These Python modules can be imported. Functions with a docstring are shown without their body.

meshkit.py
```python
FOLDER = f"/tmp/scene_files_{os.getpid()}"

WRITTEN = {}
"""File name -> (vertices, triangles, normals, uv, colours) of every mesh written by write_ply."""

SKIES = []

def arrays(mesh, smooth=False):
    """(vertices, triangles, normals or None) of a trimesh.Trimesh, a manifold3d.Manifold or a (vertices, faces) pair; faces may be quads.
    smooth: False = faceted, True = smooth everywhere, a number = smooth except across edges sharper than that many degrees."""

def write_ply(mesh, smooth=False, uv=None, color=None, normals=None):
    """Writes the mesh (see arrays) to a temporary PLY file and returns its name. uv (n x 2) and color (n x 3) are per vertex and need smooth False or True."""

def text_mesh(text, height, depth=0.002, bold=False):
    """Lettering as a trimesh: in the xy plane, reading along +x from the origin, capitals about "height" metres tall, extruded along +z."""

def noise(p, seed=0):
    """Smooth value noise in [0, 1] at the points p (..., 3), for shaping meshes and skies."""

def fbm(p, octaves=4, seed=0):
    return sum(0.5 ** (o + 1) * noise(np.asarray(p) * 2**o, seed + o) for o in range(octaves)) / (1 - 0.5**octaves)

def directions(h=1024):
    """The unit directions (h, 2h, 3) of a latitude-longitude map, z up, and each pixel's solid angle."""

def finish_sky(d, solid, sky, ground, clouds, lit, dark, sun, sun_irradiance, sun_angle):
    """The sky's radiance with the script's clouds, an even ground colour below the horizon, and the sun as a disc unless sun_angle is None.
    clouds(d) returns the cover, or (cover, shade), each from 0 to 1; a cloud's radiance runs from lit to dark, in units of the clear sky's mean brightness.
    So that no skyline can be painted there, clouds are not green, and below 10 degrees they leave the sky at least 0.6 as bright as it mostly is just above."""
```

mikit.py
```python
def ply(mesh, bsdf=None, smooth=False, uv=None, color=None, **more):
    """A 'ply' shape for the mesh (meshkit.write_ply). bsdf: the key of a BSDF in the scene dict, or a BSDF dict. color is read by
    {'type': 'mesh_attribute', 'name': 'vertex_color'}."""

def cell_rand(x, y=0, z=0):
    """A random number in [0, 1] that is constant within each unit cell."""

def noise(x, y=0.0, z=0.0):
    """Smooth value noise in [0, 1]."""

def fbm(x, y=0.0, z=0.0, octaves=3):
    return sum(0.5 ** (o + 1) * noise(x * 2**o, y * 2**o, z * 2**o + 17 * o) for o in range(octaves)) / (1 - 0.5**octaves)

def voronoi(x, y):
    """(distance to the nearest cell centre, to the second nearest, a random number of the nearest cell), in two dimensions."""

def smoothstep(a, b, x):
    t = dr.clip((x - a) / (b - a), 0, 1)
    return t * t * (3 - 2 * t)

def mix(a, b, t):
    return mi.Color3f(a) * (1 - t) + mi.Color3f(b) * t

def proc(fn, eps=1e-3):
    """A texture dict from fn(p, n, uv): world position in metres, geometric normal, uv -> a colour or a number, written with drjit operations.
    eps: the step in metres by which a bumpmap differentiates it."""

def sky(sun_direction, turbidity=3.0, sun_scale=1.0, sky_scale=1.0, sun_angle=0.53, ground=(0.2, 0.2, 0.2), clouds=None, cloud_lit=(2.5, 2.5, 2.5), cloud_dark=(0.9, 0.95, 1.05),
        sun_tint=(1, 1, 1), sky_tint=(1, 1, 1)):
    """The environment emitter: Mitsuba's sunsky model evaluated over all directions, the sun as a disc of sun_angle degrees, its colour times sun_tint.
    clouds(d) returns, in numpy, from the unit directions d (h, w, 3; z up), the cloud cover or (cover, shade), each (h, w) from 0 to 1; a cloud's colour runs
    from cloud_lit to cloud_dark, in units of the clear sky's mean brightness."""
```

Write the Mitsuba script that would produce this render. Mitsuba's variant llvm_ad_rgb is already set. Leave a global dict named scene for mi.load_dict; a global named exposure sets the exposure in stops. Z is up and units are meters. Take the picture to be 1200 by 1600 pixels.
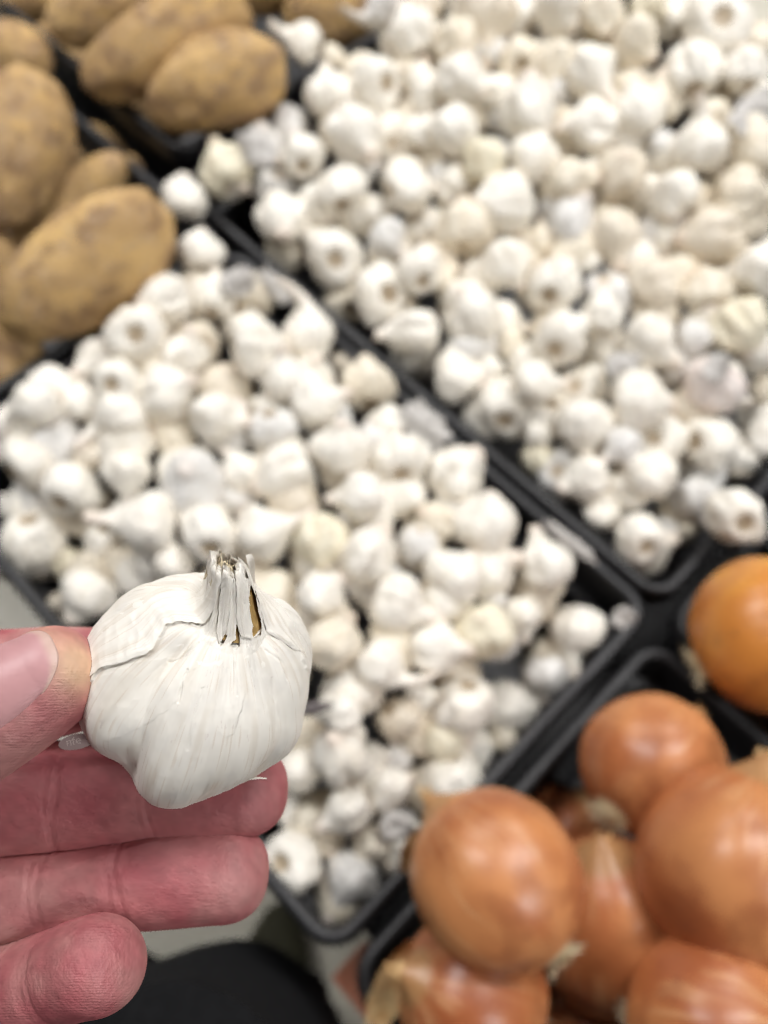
import math, random
import numpy as np, trimesh, manifold3d as m3, shapely
import mitsuba as mi, drjit as dr
import mikit
from meshkit import noise as vnoise, fbm as vfbm, text_mesh
from mikit import noise, fbm, smoothstep, mix, proc

T = mi.ScalarTransform4f
scene, labels = {}, {}
rng = np.random.default_rng(7)

# ------------------------------------------------------------------ camera, light, exposure
F = 1300.0                                   # focal length in pixels of a 1200 x 1600 picture
nn = np.array([.0854, -1, -2689 / F]); nn /= np.linalg.norm(nn)
ey = np.array([0, 0, 1.0]) - nn * nn[2]; ey /= np.linalg.norm(ey)
R = np.array([np.cross(ey, nn), ey, nn])     # camera (right, down, forward) -> world
RIM = 0.80                                   # height of the crate rims
CAM = np.array([0, 0, RIM + 0.55804])
T0 = 0.19                                    # distance of the held bulb

scene['camera'] = {
    'type': 'thinlens', 'fov': math.degrees(2 * math.atan(600 / F)), 'fov_axis': 'x',
    'to_world': T().look_at(origin=CAM.tolist(), target=(CAM + R @ [0, 0, 1]).tolist(), up=(R @ [0, -1, 0]).tolist()),
    'aperture_radius': 0.00178, 'focus_distance': T0 - .013, 'near_clip': 0.01, 'far_clip': 50.0}
exposure = 0.0
LAMP = 22.0
LAMPS = [(-1.3, .9), (.75, .9), (-1.3, 2.8), (.75, 2.8), (1.5, -.8)]

def ray(x, y): return R @ np.array([(x - 600) / F, (y - 800) / F, 1.0])
def hit(x, y, z):
    r = ray(x, y); t = (z - CAM[2]) / r[2]
    return CAM + r * t, t
def near(x, y, d):                           # a point of the hand, about T0 from the lens, d in the same unit as x and y
    t = T0 * (1 + d / F)
    return CAM + ray(x, y) * t, t / F
def cdir(a, e):                              # direction: angle a on the picture, e degrees towards the lens
    a, e = math.radians(a), math.radians(e)
    return R @ np.array([math.cos(a) * math.cos(e), -math.sin(a) * math.cos(e), -math.sin(e)])
def frame(z, spin=0.0):
    z = z / np.linalg.norm(z)
    x = np.cross([0.3, .5, .81], z); x /= np.linalg.norm(x); y = np.cross(z, x)
    c, s = math.cos(spin), math.sin(spin)
    return np.stack([c * x + s * y, -s * x + c * y, z], 1)
def tw(pos, rot, s=1.0):
    m = np.eye(4); m[:3, :3] = rot * s; m[:3, 3] = pos
    return T(m.tolist())
def tag(key, label=None, cat=None, group=None, kind=None):
    labels[key] = {k: v for k, v in (('label', label), ('category', cat), ('group', group), ('kind', kind)) if v}

used = {}
def num(name):
    used[name] = used.get(name, 0) + 1
    return name if used[name] == 1 else f'{name}_{used[name] - 1:03d}'

# ------------------------------------------------------------------ materials
def rgb(*c): return {'type': 'rgb', 'value': list(c)}
VC = {'type': 'mesh_attribute', 'name': 'vertex_color'}
def pri(col, rough, spec=.5, **k): return {'type': 'twosided', 'bsdf': {'type': 'principled', 'base_color': col, 'roughness': rough, 'specular': spec, **k}}

scene['garlic_skin_mat'] = pri(VC, .42, .45)
def black_fn(p, n, uv): return mix((.009, .009, .010), (.020, .020, .022), fbm(p.x * 45, p.y * 45, p.z * 45))
scene['black_plastic'] = pri(proc(black_fn), .42, .45)

def hero_col(p, n, uv):
    s = noise(uv.x * 46, uv.y * 1.6, 3.1); s2 = noise(uv.x * 150, uv.y * 4, 9.0); m = fbm(p.x * 160, p.y * 160, p.z * 160)
    c = mix((.755, .72, .655), (.62, .565, .485), smoothstep(.42, .92, s) * .6)
    c = mix(c, (.64, .615, .575), smoothstep(.5, .8, m) * .5)
    c = mix(c, (.58, .48, .375), smoothstep(.66, .95, s2) * .36)
    c = mix(c, (.50, .42, .38), smoothstep(.80, .92, noise(uv.x * 30, uv.y * 9, 21)) * smoothstep(.6, .9, noise(uv.x * 210, uv.y * 14, 5)) * .35)
    return c
def hero_bump(p, n, uv):
    return noise(uv.x * 62, uv.y * 2.2, 1) * .6 + noise(uv.x * 190, uv.y * 5, 2) * .28 + fbm(p.x * 900, p.y * 900, p.z * 900) * .25
scene['hero_skin_mat'] = {'type': 'twosided', 'bsdf': {'type': 'bumpmap', 'arbitrary': proc(hero_bump, 6e-5), 'scale': .00022,
    'bsdf': {'type': 'principled', 'base_color': proc(hero_col), 'roughness': .5, 'specular': .35}}}

def skin_bump(p, n, uv):
    ridge = .5 + .5 * dr.sin(uv.y * 260 + 3.0 * noise(uv.x * 14, uv.y * 14, 2))
    return fbm(p.x * 1500, p.y * 1500, p.z * 1500) * .8 + ridge * .20 + noise(p.x * 350, p.y * 350, p.z * 350) * .9
scene['skin_mat'] = {'type': 'twosided', 'bsdf': {'type': 'bumpmap', 'arbitrary': proc(skin_bump, 8e-5), 'scale': .00034,
    'bsdf': {'type': 'principled', 'base_color': VC, 'roughness': .46, 'specular': .42, 'sheen': .15}}}
scene['nail_mat'] = pri(VC, .40, .45)

def potato_col(p, n, uv):
    a = fbm(p.x * 26, p.y * 26, p.z * 26); b = fbm(p.x * 75 + 5, p.y * 75, p.z * 75); s = noise(p.x * 420, p.y * 420, p.z * 420)
    c = mix((.41, .26, .115), (.54, .355, .15), smoothstep(.35, .65, a))
    c = mix(c, (.235, .14, .075), smoothstep(.42, .68, b) * .8)
    c = mix(c, (.60, .39, .15), smoothstep(.52, .80, fbm(p.x * 62 + 9, p.y * 62, p.z * 62)) * .75)
    c = mix(c, (.46, .33, .21), smoothstep(.45, .75, fbm(p.x * 190, p.y * 190 + 4, p.z * 190)) * .45)
    return mix(c, (.16, .10, .055), smoothstep(.78, .95, s) * .6)
scene['potato_mat'] = pri(proc(potato_col), .68, .25)

def onion_col(p, n, uv, gold=False):
    u, v = uv.x, uv.y
    st = noise(u * 60 + 2 * noise(u * 9, v * 5), v * 1.5, 4); big = noise(u * 5, v * 2.2, 7); pt = fbm(p.x * 30, p.y * 30, p.z * 30)
    c = mix((.54, .20, .040), (.68, .32, .060), smoothstep(.3, .75, big)) if gold else mix((.40, .135, .048), (.52, .215, .082), smoothstep(.3, .75, big))
    c = mix(c, (.40, .13, .035) if gold else (.27, .070, .026), smoothstep(.40, .75, pt) * .7)
    c = mix(c, (.66, .34, .14) if gold else (.60, .33, .16), smoothstep(.45, .95, st) * .55 * smoothstep(.3, .7, noise(u * 7 + 3, v * 3, 2)))
    c = mix(c, (.22, .060, .025), smoothstep(.52, .80, fbm(u * 9, v * 5, 5)) * .4)
    c = mix(c, (.36, .20, .085), smoothstep(.74, .84, v) * .8)
    return mix(c, (.64, .54, .36), smoothstep(-.80, -.88, v))
scene['onion_mat'] = pri(proc(onion_col), .34, .5)
scene['onion_gold_mat'] = pri(proc(lambda p, n, uv: onion_col(p, n, uv, True)), .34, .5)
def husk_col(p, n, uv): return mix((.42, .22, .075), (.70, .52, .28), noise(p.x * 180, p.y * 180, p.z * 180))
scene['husk_mat'] = pri(proc(husk_col), .5, .3)
scene['tuft_mat'] = pri(proc(lambda p, n, uv: mix((.50, .41, .26), (.70, .62, .45), noise(p.x * 400, p.y * 400, p.z * 400))), .7, .2)
def root_col(p, n, uv): return mix((.20, .145, .085), (.44, .36, .255), fbm(p.x * 500, p.y * 500, p.z * 500))
scene['root_mat'] = pri(proc(root_col), .8, .2)
scene['stem_core_mat'] = pri(proc(lambda p, n, uv: mix((.26, .155, .05), (.46, .31, .12), fbm(p.x * 700, p.y * 700, p.z * 350))), .6, .3)
scene['skin_scrap_mat'] = pri(proc(lambda p, n, uv: mix((.34, .32, .30), (.54, .52, .49), fbm(p.x * 220, p.y * 220, p.z * 220))), .5, .35)
scene['cloth_mat'] = pri(proc(lambda p, n, uv: mix((.004, .004, .0045), (.009, .009, .010), fbm(p.x * 300, p.y * 300, p.z * 300))), .85, .15)
scene['shoe_mat'] = pri(rgb(.05, .048, .028), .6, .3)
def floor_col(p, n, uv): return mix((.70, .66, .55), (.78, .74, .63), fbm(p.x * 9, p.y * 9, 0))
scene['floor_mat'] = pri(proc(floor_col), .35, .4)
scene['stand_mat'] = pri(proc(lambda p, n, uv: mix((.42, .15, .085), (.50, .20, .12), fbm(p.x * 30, p.y * 200, p.z * 30))), .55, .3)
scene['sticker_mat'] = {'type': 'twosided', 'bsdf': {'type': 'blendbsdf', 'weight': .35, 'a': {'type': 'diffuse', 'reflectance': rgb(.40, .30, .29)}, 'b': {'type': 'roughplastic', 'alpha': .15, 'diffuse_reflectance': rgb(.45, .36, .35)}}}
scene['print_mat'] = pri(rgb(.62, .55, .52), .4)
scene['lamp_case'] = pri(rgb(.7, .7, .7), .5)

# ------------------------------------------------------------------ setting
def box(lo, hi):
    b = trimesh.creation.box(extents=np.subtract(hi, lo)); b.apply_translation(np.add(lo, hi) / 2); return b
scene['floor'] = mikit.ply((np.array([[-6, -6, 0], [6, -6, 0], [6, 6, 0], [-6, 6, 0.0]]), np.array([[0, 1, 2, 3]])), 'floor_mat')
tag('floor', 'pale cream shop floor seen past the crates at lower left', kind='structure')
U, V = np.array([.7547, -.6561, 0]), np.array([.6561, .7547, 0])          # along the crates, across them
ROT = np.stack([U, V, [0, 0, 1]], 1)
def on_crates(a, b, z=0): return U * a + V * b + np.array([0, 0, z])
st = box([-.98, .0, .06], [.60, .83, RIM - .162]); st.apply_transform(np.vstack([np.hstack([ROT, [[0], [0], [0]]]), [0, 0, 0, 1]]))
scene['display_stand'] = mikit.ply(st, 'black_plastic'); tag('display_stand', 'dark display stand under the crates with a terracotta ledge beside the front corner', 'stand')
sb = box([.022, -.040, RIM - .185], [.60, -.004, RIM - .162]); sb.apply_transform(np.vstack([np.hstack([ROT, [[0], [0], [0]]]), [0, 0, 0, 1]]))
scene['display_stand__ledge'] = mikit.ply(sb, 'stand_mat')

for x, y in LAMPS:
    k = num('ceiling_lamp')
    v = np.array([[-.6, -.22, 0], [.6, -.22, 0], [.6, .22, 0], [-.6, .22, 0.0]]) + [x, y, 2.95]
    scene[k + '__diffuser'] = {**mikit.ply((v, np.array([[0, 3, 2, 1]])), 'lamp_case'), 'emitter': {'type': 'area', 'radiance': rgb(LAMP, LAMP * .992, LAMP * .985)}}
    scene[k + '__housing'] = mikit.ply(box([x - .62, y - .24, 2.953], [x + .62, y + .24, 3.03]), 'lamp_case')
    tag(k, 'long white ceiling lamp above the produce display, outside the picture', 'lamp', 'ceiling lamps above the produce')

# ------------------------------------------------------------------ crates
def rrect(x0, y0, x1, y1, r, n=7):
    return np.array(shapely.box(x0 + r, y0 + r, x1 - r, y1 - r).buffer(r, quad_segs=n).exterior.coords)[:-1]
def crate(label, a0, b0, a1, b1, z, lip=.0095, depth=.155):
    k = num('crate')
    place = tw(np.zeros(3), ROT)
    base = np.array([(a0 + a1) / 2, (b0 + b1) / 2])
    def ring(inset, zz):
        c = rrect(a0 + inset, b0 + inset, a1 - inset, b1 - inset, max(.023 - inset, .012)); return np.column_stack([c, np.full(len(c), zz)])
    def skin(rings, close=False):
        n = len(rings[0]); vv = np.vstack(rings); ff = []
        for i in range(len(rings) - (0 if close else 1)):
            j = (i + 1) % len(rings); q = np.arange(n)
            ff.append(np.stack([i * n + q, i * n + (q + 1) % n, j * n + (q + 1) % n, j * n + q], 1))
        return vv, np.vstack(ff)
    rim = [ring(0, z - .020), ring(0, z - .004), ring(.0016, z - .0012), ring(.004, z), ring(lip - .003, z), ring(lip - .0008, z - .0015), ring(lip, z - .005), ring(lip, z - .020)]
    scene[k + '__rim'] = {**mikit.ply(trimesh.Trimesh(rim_v := skin(rim, True)[0], np.vstack([(q := skin(rim, True)[1])[:, [0, 1, 2]], q[:, [0, 2, 3]]]), process=False), 'black_plastic', smooth=40), 'to_world': place}
    n = len(ring(0, 0))
    wall = [ring(lip - .002, z - .021), ring(lip + .001, z - .045), ring(lip + .006, z - .047), ring(.032, z - depth + .012), ring(.040, z - depth + .003)]
    wo = [ring(.037, z - depth), ring(.029, z - depth + .010), ring(lip - .006, z - .022)]
    vv, qq = skin(wall + wo, True)
    tri = np.vstack([qq[:, [0, 1, 2]], qq[:, [0, 2, 3]]])
    def cap(i, up):
        cen = len(vv_all[0]); 
        return cen
    c0 = np.append(base, z - depth + .003); c1 = np.append(base, z - depth)
    vv = np.vstack([vv, c0, c1]); q = np.arange(n)
    f0 = np.stack([4 * n + q, 4 * n + (q + 1) % n, np.full(n, len(vv) - 2)], 1); f1 = np.stack([5 * n + (q + 1) % n, 5 * n + q, np.full(n, len(vv) - 1)], 1)
    tri = tri[~np.all((tri // n == 4) | (tri // n == 5), 1) | True]
    basket = [trimesh.Trimesh(vv, np.vstack([tri, f0, f1]), process=False)]
    for b_, sgn in ((b0, 1), (b1, -1)):                       # upright ribs inside the long sides
        for a in np.arange(a0 + .06, a1 - .05, .045):
            basket.append(box([a - .0015, min(b_ + sgn * .020, b_ + sgn * .030), z - depth + .02], [a + .0015, max(b_ + sgn * .020, b_ + sgn * .030), z - .06]))
    for a_, sgn in ((a0, 1), (a1, -1)):
        for b in np.arange(b0 + .06, b1 - .05, .045):
            basket.append(box([min(a_ + sgn * .020, a_ + sgn * .030), b - .0015, z - depth + .02], [max(a_ + sgn * .020, a_ + sgn * .030), b + .0015, z - .06]))
    scene[k + '__basket'] = {**mikit.ply(trimesh.util.concatenate(basket), 'black_plastic'), 'to_world': place}
    tag(k, label, 'crate')
crate('black plastic crate of garlic at left, between the potatoes and the onions', -.457, -.026, .0125, .2955, RIM - .004)
crate('large black plastic crate of garlic filling the upper right', -.548, .2965, .0145, .85, RIM)
crate('black plastic crate of potatoes at the left edge', -.94, -.026, -.464, .2935, RIM - .004)
crate('black plastic crate of potatoes at the top, its corner near the garlic', -1.06, .3235, -.566, .85, RIM + .004)
crate('black plastic crate of onions at the bottom, beside the front corner', .0205, -.027, .50, .2765, RIM - .002)
crate('black plastic crate at the right edge holding the orange onion', .0225, .286, .50, .64, RIM + .002)

# ------------------------------------------------------------------ garlic bulbs of the heaps
def grid_faces(nu, nv, wrap=True):
    i, j = np.meshgrid(np.arange(nv - 1), np.arange(nu if wrap else nu - 1), indexing='ij')
    a = i * nu + j; b = i * nu + (j + 1) % nu
    q = np.stack([a, b, b + nu, a + nu], -1).reshape(-1, 4)
    return np.vstack([q[:, [0, 1, 2]], q[:, [0, 2, 3]]])

PROFILE = np.array([(.00, -.66), (.20, -.67), (.27, -.70), (.36, -.76), (.55, -.74), (.80, -.55), (.96, -.25), (1.0, .02), (.95, .28), (.82, .52), (.62, .72), (.43, .88), (.31, 1.02)])
def bulb_mesh(seed, nu, nv, neck, cloves, amp, bend, tone, long_neck=False):
    g = np.random.default_rng(seed)
    prof = np.vstack([PROFILE, [(.25, 1.02 + .30 * neck), (.21, 1.02 + .65 * neck), (.215, 1.02 + neck), (.13, 1.03 + neck), (.0, .98 + neck)]])
    d = np.r_[0, np.cumsum(np.linalg.norm(np.diff(prof, axis=0), axis=1))]
    s = np.linspace(0, d[-1], nv)
    pr, pz = np.interp(s, d, prof[:, 0]), np.interp(s, d, prof[:, 1])
    k = np.array([.25, .5, .25])
    pr2, pz2 = pr.copy(), pz.copy()
    pr2[1:-1] = np.convolve(pr, k, 'valid'); pz2[1:-1] = np.convolve(pz, k, 'valid'); pr, pz = pr2, pz2
    th = np.arange(nu) * 2 * np.pi / nu
    cuts = np.sort((np.arange(cloves) + g.uniform(-.40, .40, cloves)) * 2 * np.pi / cloves)
    edges = np.r_[cuts, cuts[0] + 2 * np.pi]
    x = (th - cuts[0]) % (2 * np.pi) + cuts[0]
    i = np.clip(np.searchsorted(edges, x, 'right') - 1, 0, cloves - 1)
    w = edges[i + 1] - edges[i]; q = (x - edges[i]) / w * 2 - 1
    lobe = np.sqrt(np.maximum(1 - np.abs(q) ** 2.2, 0)) * (.75 + .25 * g.uniform(.3, 1.3, cloves)[i])
    zf = np.exp(-((pz - .0) / .62) ** 4)[:, None]
    rad = pr[:, None] * (1 - amp * zf * (1 - lobe[None]))
    e = 1 + g.uniform(-.10, .10); c0 = g.uniform(0, 6.28)
    rad = rad * (1 + .08 * np.cos(2 * (th - c0)) + .05 * np.cos(th - c0 * 2))[None]
    X = np.stack([rad * np.cos(th), rad * np.sin(th), np.repeat(pz[:, None], nu, 1)], -1)
    P = X.reshape(-1, 3)
    P = P * (1 + .26 * (vnoise(P * 1.5 + seed * 7.7, seed)[:, None] - .5) + .07 * (vnoise(P * 4.5 + seed * 3.1, seed + 9)[:, None] - .5))
    pl = np.maximum(P[:, 2] - .85, 0)
    P[:, 0] += bend * pl ** 1.5 * 1.1; P[:, 2] -= .25 * bend * pl ** 2
    # skin colours: cream white, streaks along the cloves, tan root plate, drier neck
    ps = np.stack([np.cos(th) * 4.5, np.sin(th) * 4.5, 0 * th], -1)
    streak = vnoise(np.repeat((ps * 2 + seed)[None], nv, 0).reshape(-1, 3) + np.stack([0 * s, 0 * s, s * .8], -1).repeat(nu, 0).reshape(-1, 3), seed)
    patch = vfbm(P * 1.6 + seed, 2, seed)
    base, warm = np.array(tone[0]), np.array(tone[1])
    mixf = np.clip((streak - .45) * 1.3 + (patch - .5) * 1.2, 0, .8)[:, None]
    C = base * (1 - mixf) + warm * mixf
    groove = (1 - lobe)[None].repeat(nv, 0).ravel()[:, None] * zf.repeat(nu, 1).ravel()[:, None] * .25
    C = C * (1 - groove) + warm * .85 * groove
    low = np.clip((.34 - np.hypot(P[:, 0], P[:, 1])) / .08, 0, 1) * (P[:, 2] < -.4)
    C = C * (1 - low[:, None]) + np.array([.40, .32, .22]) * low[:, None]
    tip = np.clip((P[:, 2] - .95) / max(neck, .3), 0, 1)[:, None] * .5
    C = C * (1 - tip) + np.array([.66, .52, .42]) * tip
    f = grid_faces(nu, nv)
    return P / 1.03, f, np.clip(C, 0, 1)

TONES = {'w': ((.79, .755, .685), (.70, .635, .525)), 'c': ((.73, .67, .555), (.62, .52, .38)), 'b': ((.66, .595, .49), (.54, .455, .34)),
         'g': ((.66, .645, .62), (.56, .53, .48)), 'y': ((.74, .69, .545), (.64, .55, .375)), 'p': ((.73, .665, .63), (.66, .53, .45))}
plies = {}
def bulb_ply(kind, tone, low=False):
    key = (kind, tone, low)
    if key not in plies:
        seed, neck, cl, amp, bend = KINDS[kind]
        P, f, C = bulb_mesh(seed, 34 if low else 72, 22 if low else 50, neck, cl, amp, bend, TONES[tone])
        plies[key] = mikit.ply(trimesh.Trimesh(P, f, process=False), 'garlic_skin_mat', smooth=True, color=C)
    return plies[key]
KINDS = {'s0': (11, .25, 6, .12, .2), 's1': (12, .40, 5, .18, -.3), 's2': (13, .16, 8, .08, .1), 's3': (14, .45, 5, .22, .4), 's4': (15, .3, 4, .18, 0), 's5': (16, .2, 7, .06, .2),
         'l0': (21, .85, 6, .12, .35), 'l1': (22, 1.15, 7, .07, .6), 'l2': (23, .7, 5, .17, -.3), 'm': (31, .22, 5, .42, .2), 'm1': (32, .12, 6, .36, 0)}
def disc_mesh(seed):
    g = np.random.default_rng(seed); nu, nv = 26, 8
    th = np.arange(nu) * 2 * np.pi / nu; r = np.linspace(.02, 1, nv)
    X = np.stack([r[:, None] * np.cos(th) * (1 + .08 * np.cos(3 * th + seed)), r[:, None] * np.sin(th), np.repeat((.16 * (r ** 2) * -1)[:, None], nu, 1) + .10 * g.random((nv, nu)) * (r[:, None] < .95)], -1).reshape(-1, 3)
    bot = X[-nu:] + [0, 0, .5]
    return trimesh.Trimesh(np.vstack([X, bot]) * [.30, .30, .22] + [0, 0, -.665], np.vstack([grid_faces(nu, nv)[:, ::-1], np.vstack([(q := np.stack([(nv - 1) * nu + np.arange(nu), nv * nu + np.arange(nu), nv * nu + (np.arange(nu) + 1) % nu, (nv - 1) * nu + (np.arange(nu) + 1) % nu], 1))[:, [0, 1, 2]], q[:, [0, 2, 3]]])]), process=False)
disc_ply = [mikit.ply(disc_mesh(s), 'root_mat', smooth=50) for s in (1, 2)]

# x, y, apparent diameter (1200 x 1600 picture), neck direction on the picture, degrees towards the lens, shape, tone
LEFT = '''313 397 76 90 -12 s0 w|285 312 76 80 30 s2 w|262 462 86 200 20 m w|332 467 80 90 -20 s1 w|398 464 76 95 -25 s5 c|217 520 102 120 -72 s2 w|290 556 80 60 35 s3 w|398 541 96 5 -25 s4 w|
480 527 100 88 18 l1 w|183 597 86 90 -74 s2 w|259 617 100 25 25 s1 w|338 653 96 -8 12 s4 w|192 655 98 205 12 l0 w|440 591 84 88 30 s3 w|493 632 92 20 15 s1 w|577 606 98 95 -28 s5 c|540 573 66 45 -20 s0 b|
426 669 82 -80 -35 s5 g|532 706 98 85 38 s0 w|606 662 70 180 5 s2 w|622 720 98 100 -48 s3 w|450 738 104 205 8 m w|302 755 116 90 66 s2 g|276 690 66 150 10 s1 c|377 738 74 120 20 s3 w|412 836 100 20 8 l2 w|
328 838 98 110 -55 s0 w|499 840 96 -85 20 m1 y|567 776 88 180 0 s1 w|580 803 86 -120 20 s4 w|708 745 106 50 25 m w|760 822 108 80 22 s2 w|682 818 72 140 40 m c|652 851 70 -100 -20 s0 g|572 872 106 60 20 m w|
706 903 96 40 -20 s5 w|500 933 86 45 8 s5 w|617 944 98 -20 8 l0 w|522 1008 102 60 15 s4 c|592 1036 92 -38 6 l1 w|679 1013 96 -5 25 s1 w|755 988 102 110 50 m1 y|730 1100 108 -90 -28 s3 w|772 937 44 90 10 s0 g|
852 884 98 100 -15 s1 w|816 958 72 -80 10 s3 w|902 984 98 -105 15 l0 w|850 1053 74 -90 0 s3 g|808 1108 62 -80 0 s1 c|788 1154 48 -60 5 s0 c|530 1182 112 100 48 m w|532 1112 84 180 10 s2 w|622 1122 76 -45 -30 s5 b|
703 1216 112 -90 -12 s2 w|687 1152 82 90 10 s0 y|546 1264 88 210 15 s1 w|602 1236 86 30 10 s4 w|617 1190 62 90 5 s3 g|456 1340 102 -20 -66 s2 w|548 1366 96 -120 12 l2 g|583 1316 70 -60 0 s1 c|
465 1203 84 0 -10 s4 w|458 1268 64 30 5 s0 w|505 1292 62 -30 0 s3 c|62 630 94 207 8 l1 w|43 722 88 45 -35 s5 w|110 767 98 70 -52 s0 w|198 738 82 -85 8 l2 w|235 820 108 172 12 l2 w|163 845 68 -100 -35 s1 w|
52 843 108 -90 -30 s4 w|30 795 66 150 10 s2 w|142 928 92 -120 15 s5 w|190 882 62 60 10 s3 c|105 880 66 20 0 s1 y|128 632 66 90 0 s0 w|140 712 62 30 5 s2 b|240 878 74 45 10 s0 w|272 882 72 100 0 s4 w|404 902 66 0 0 s1 b|
90 690 60 0 0 s2 c|15 880 70 60 0 s0 w|95 945 50 0 0 s1 b|370 930 80 50 0 s2 w|655 1085 60 0 10 s0 w|690 1290 50 40 0 s2 c'''
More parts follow.
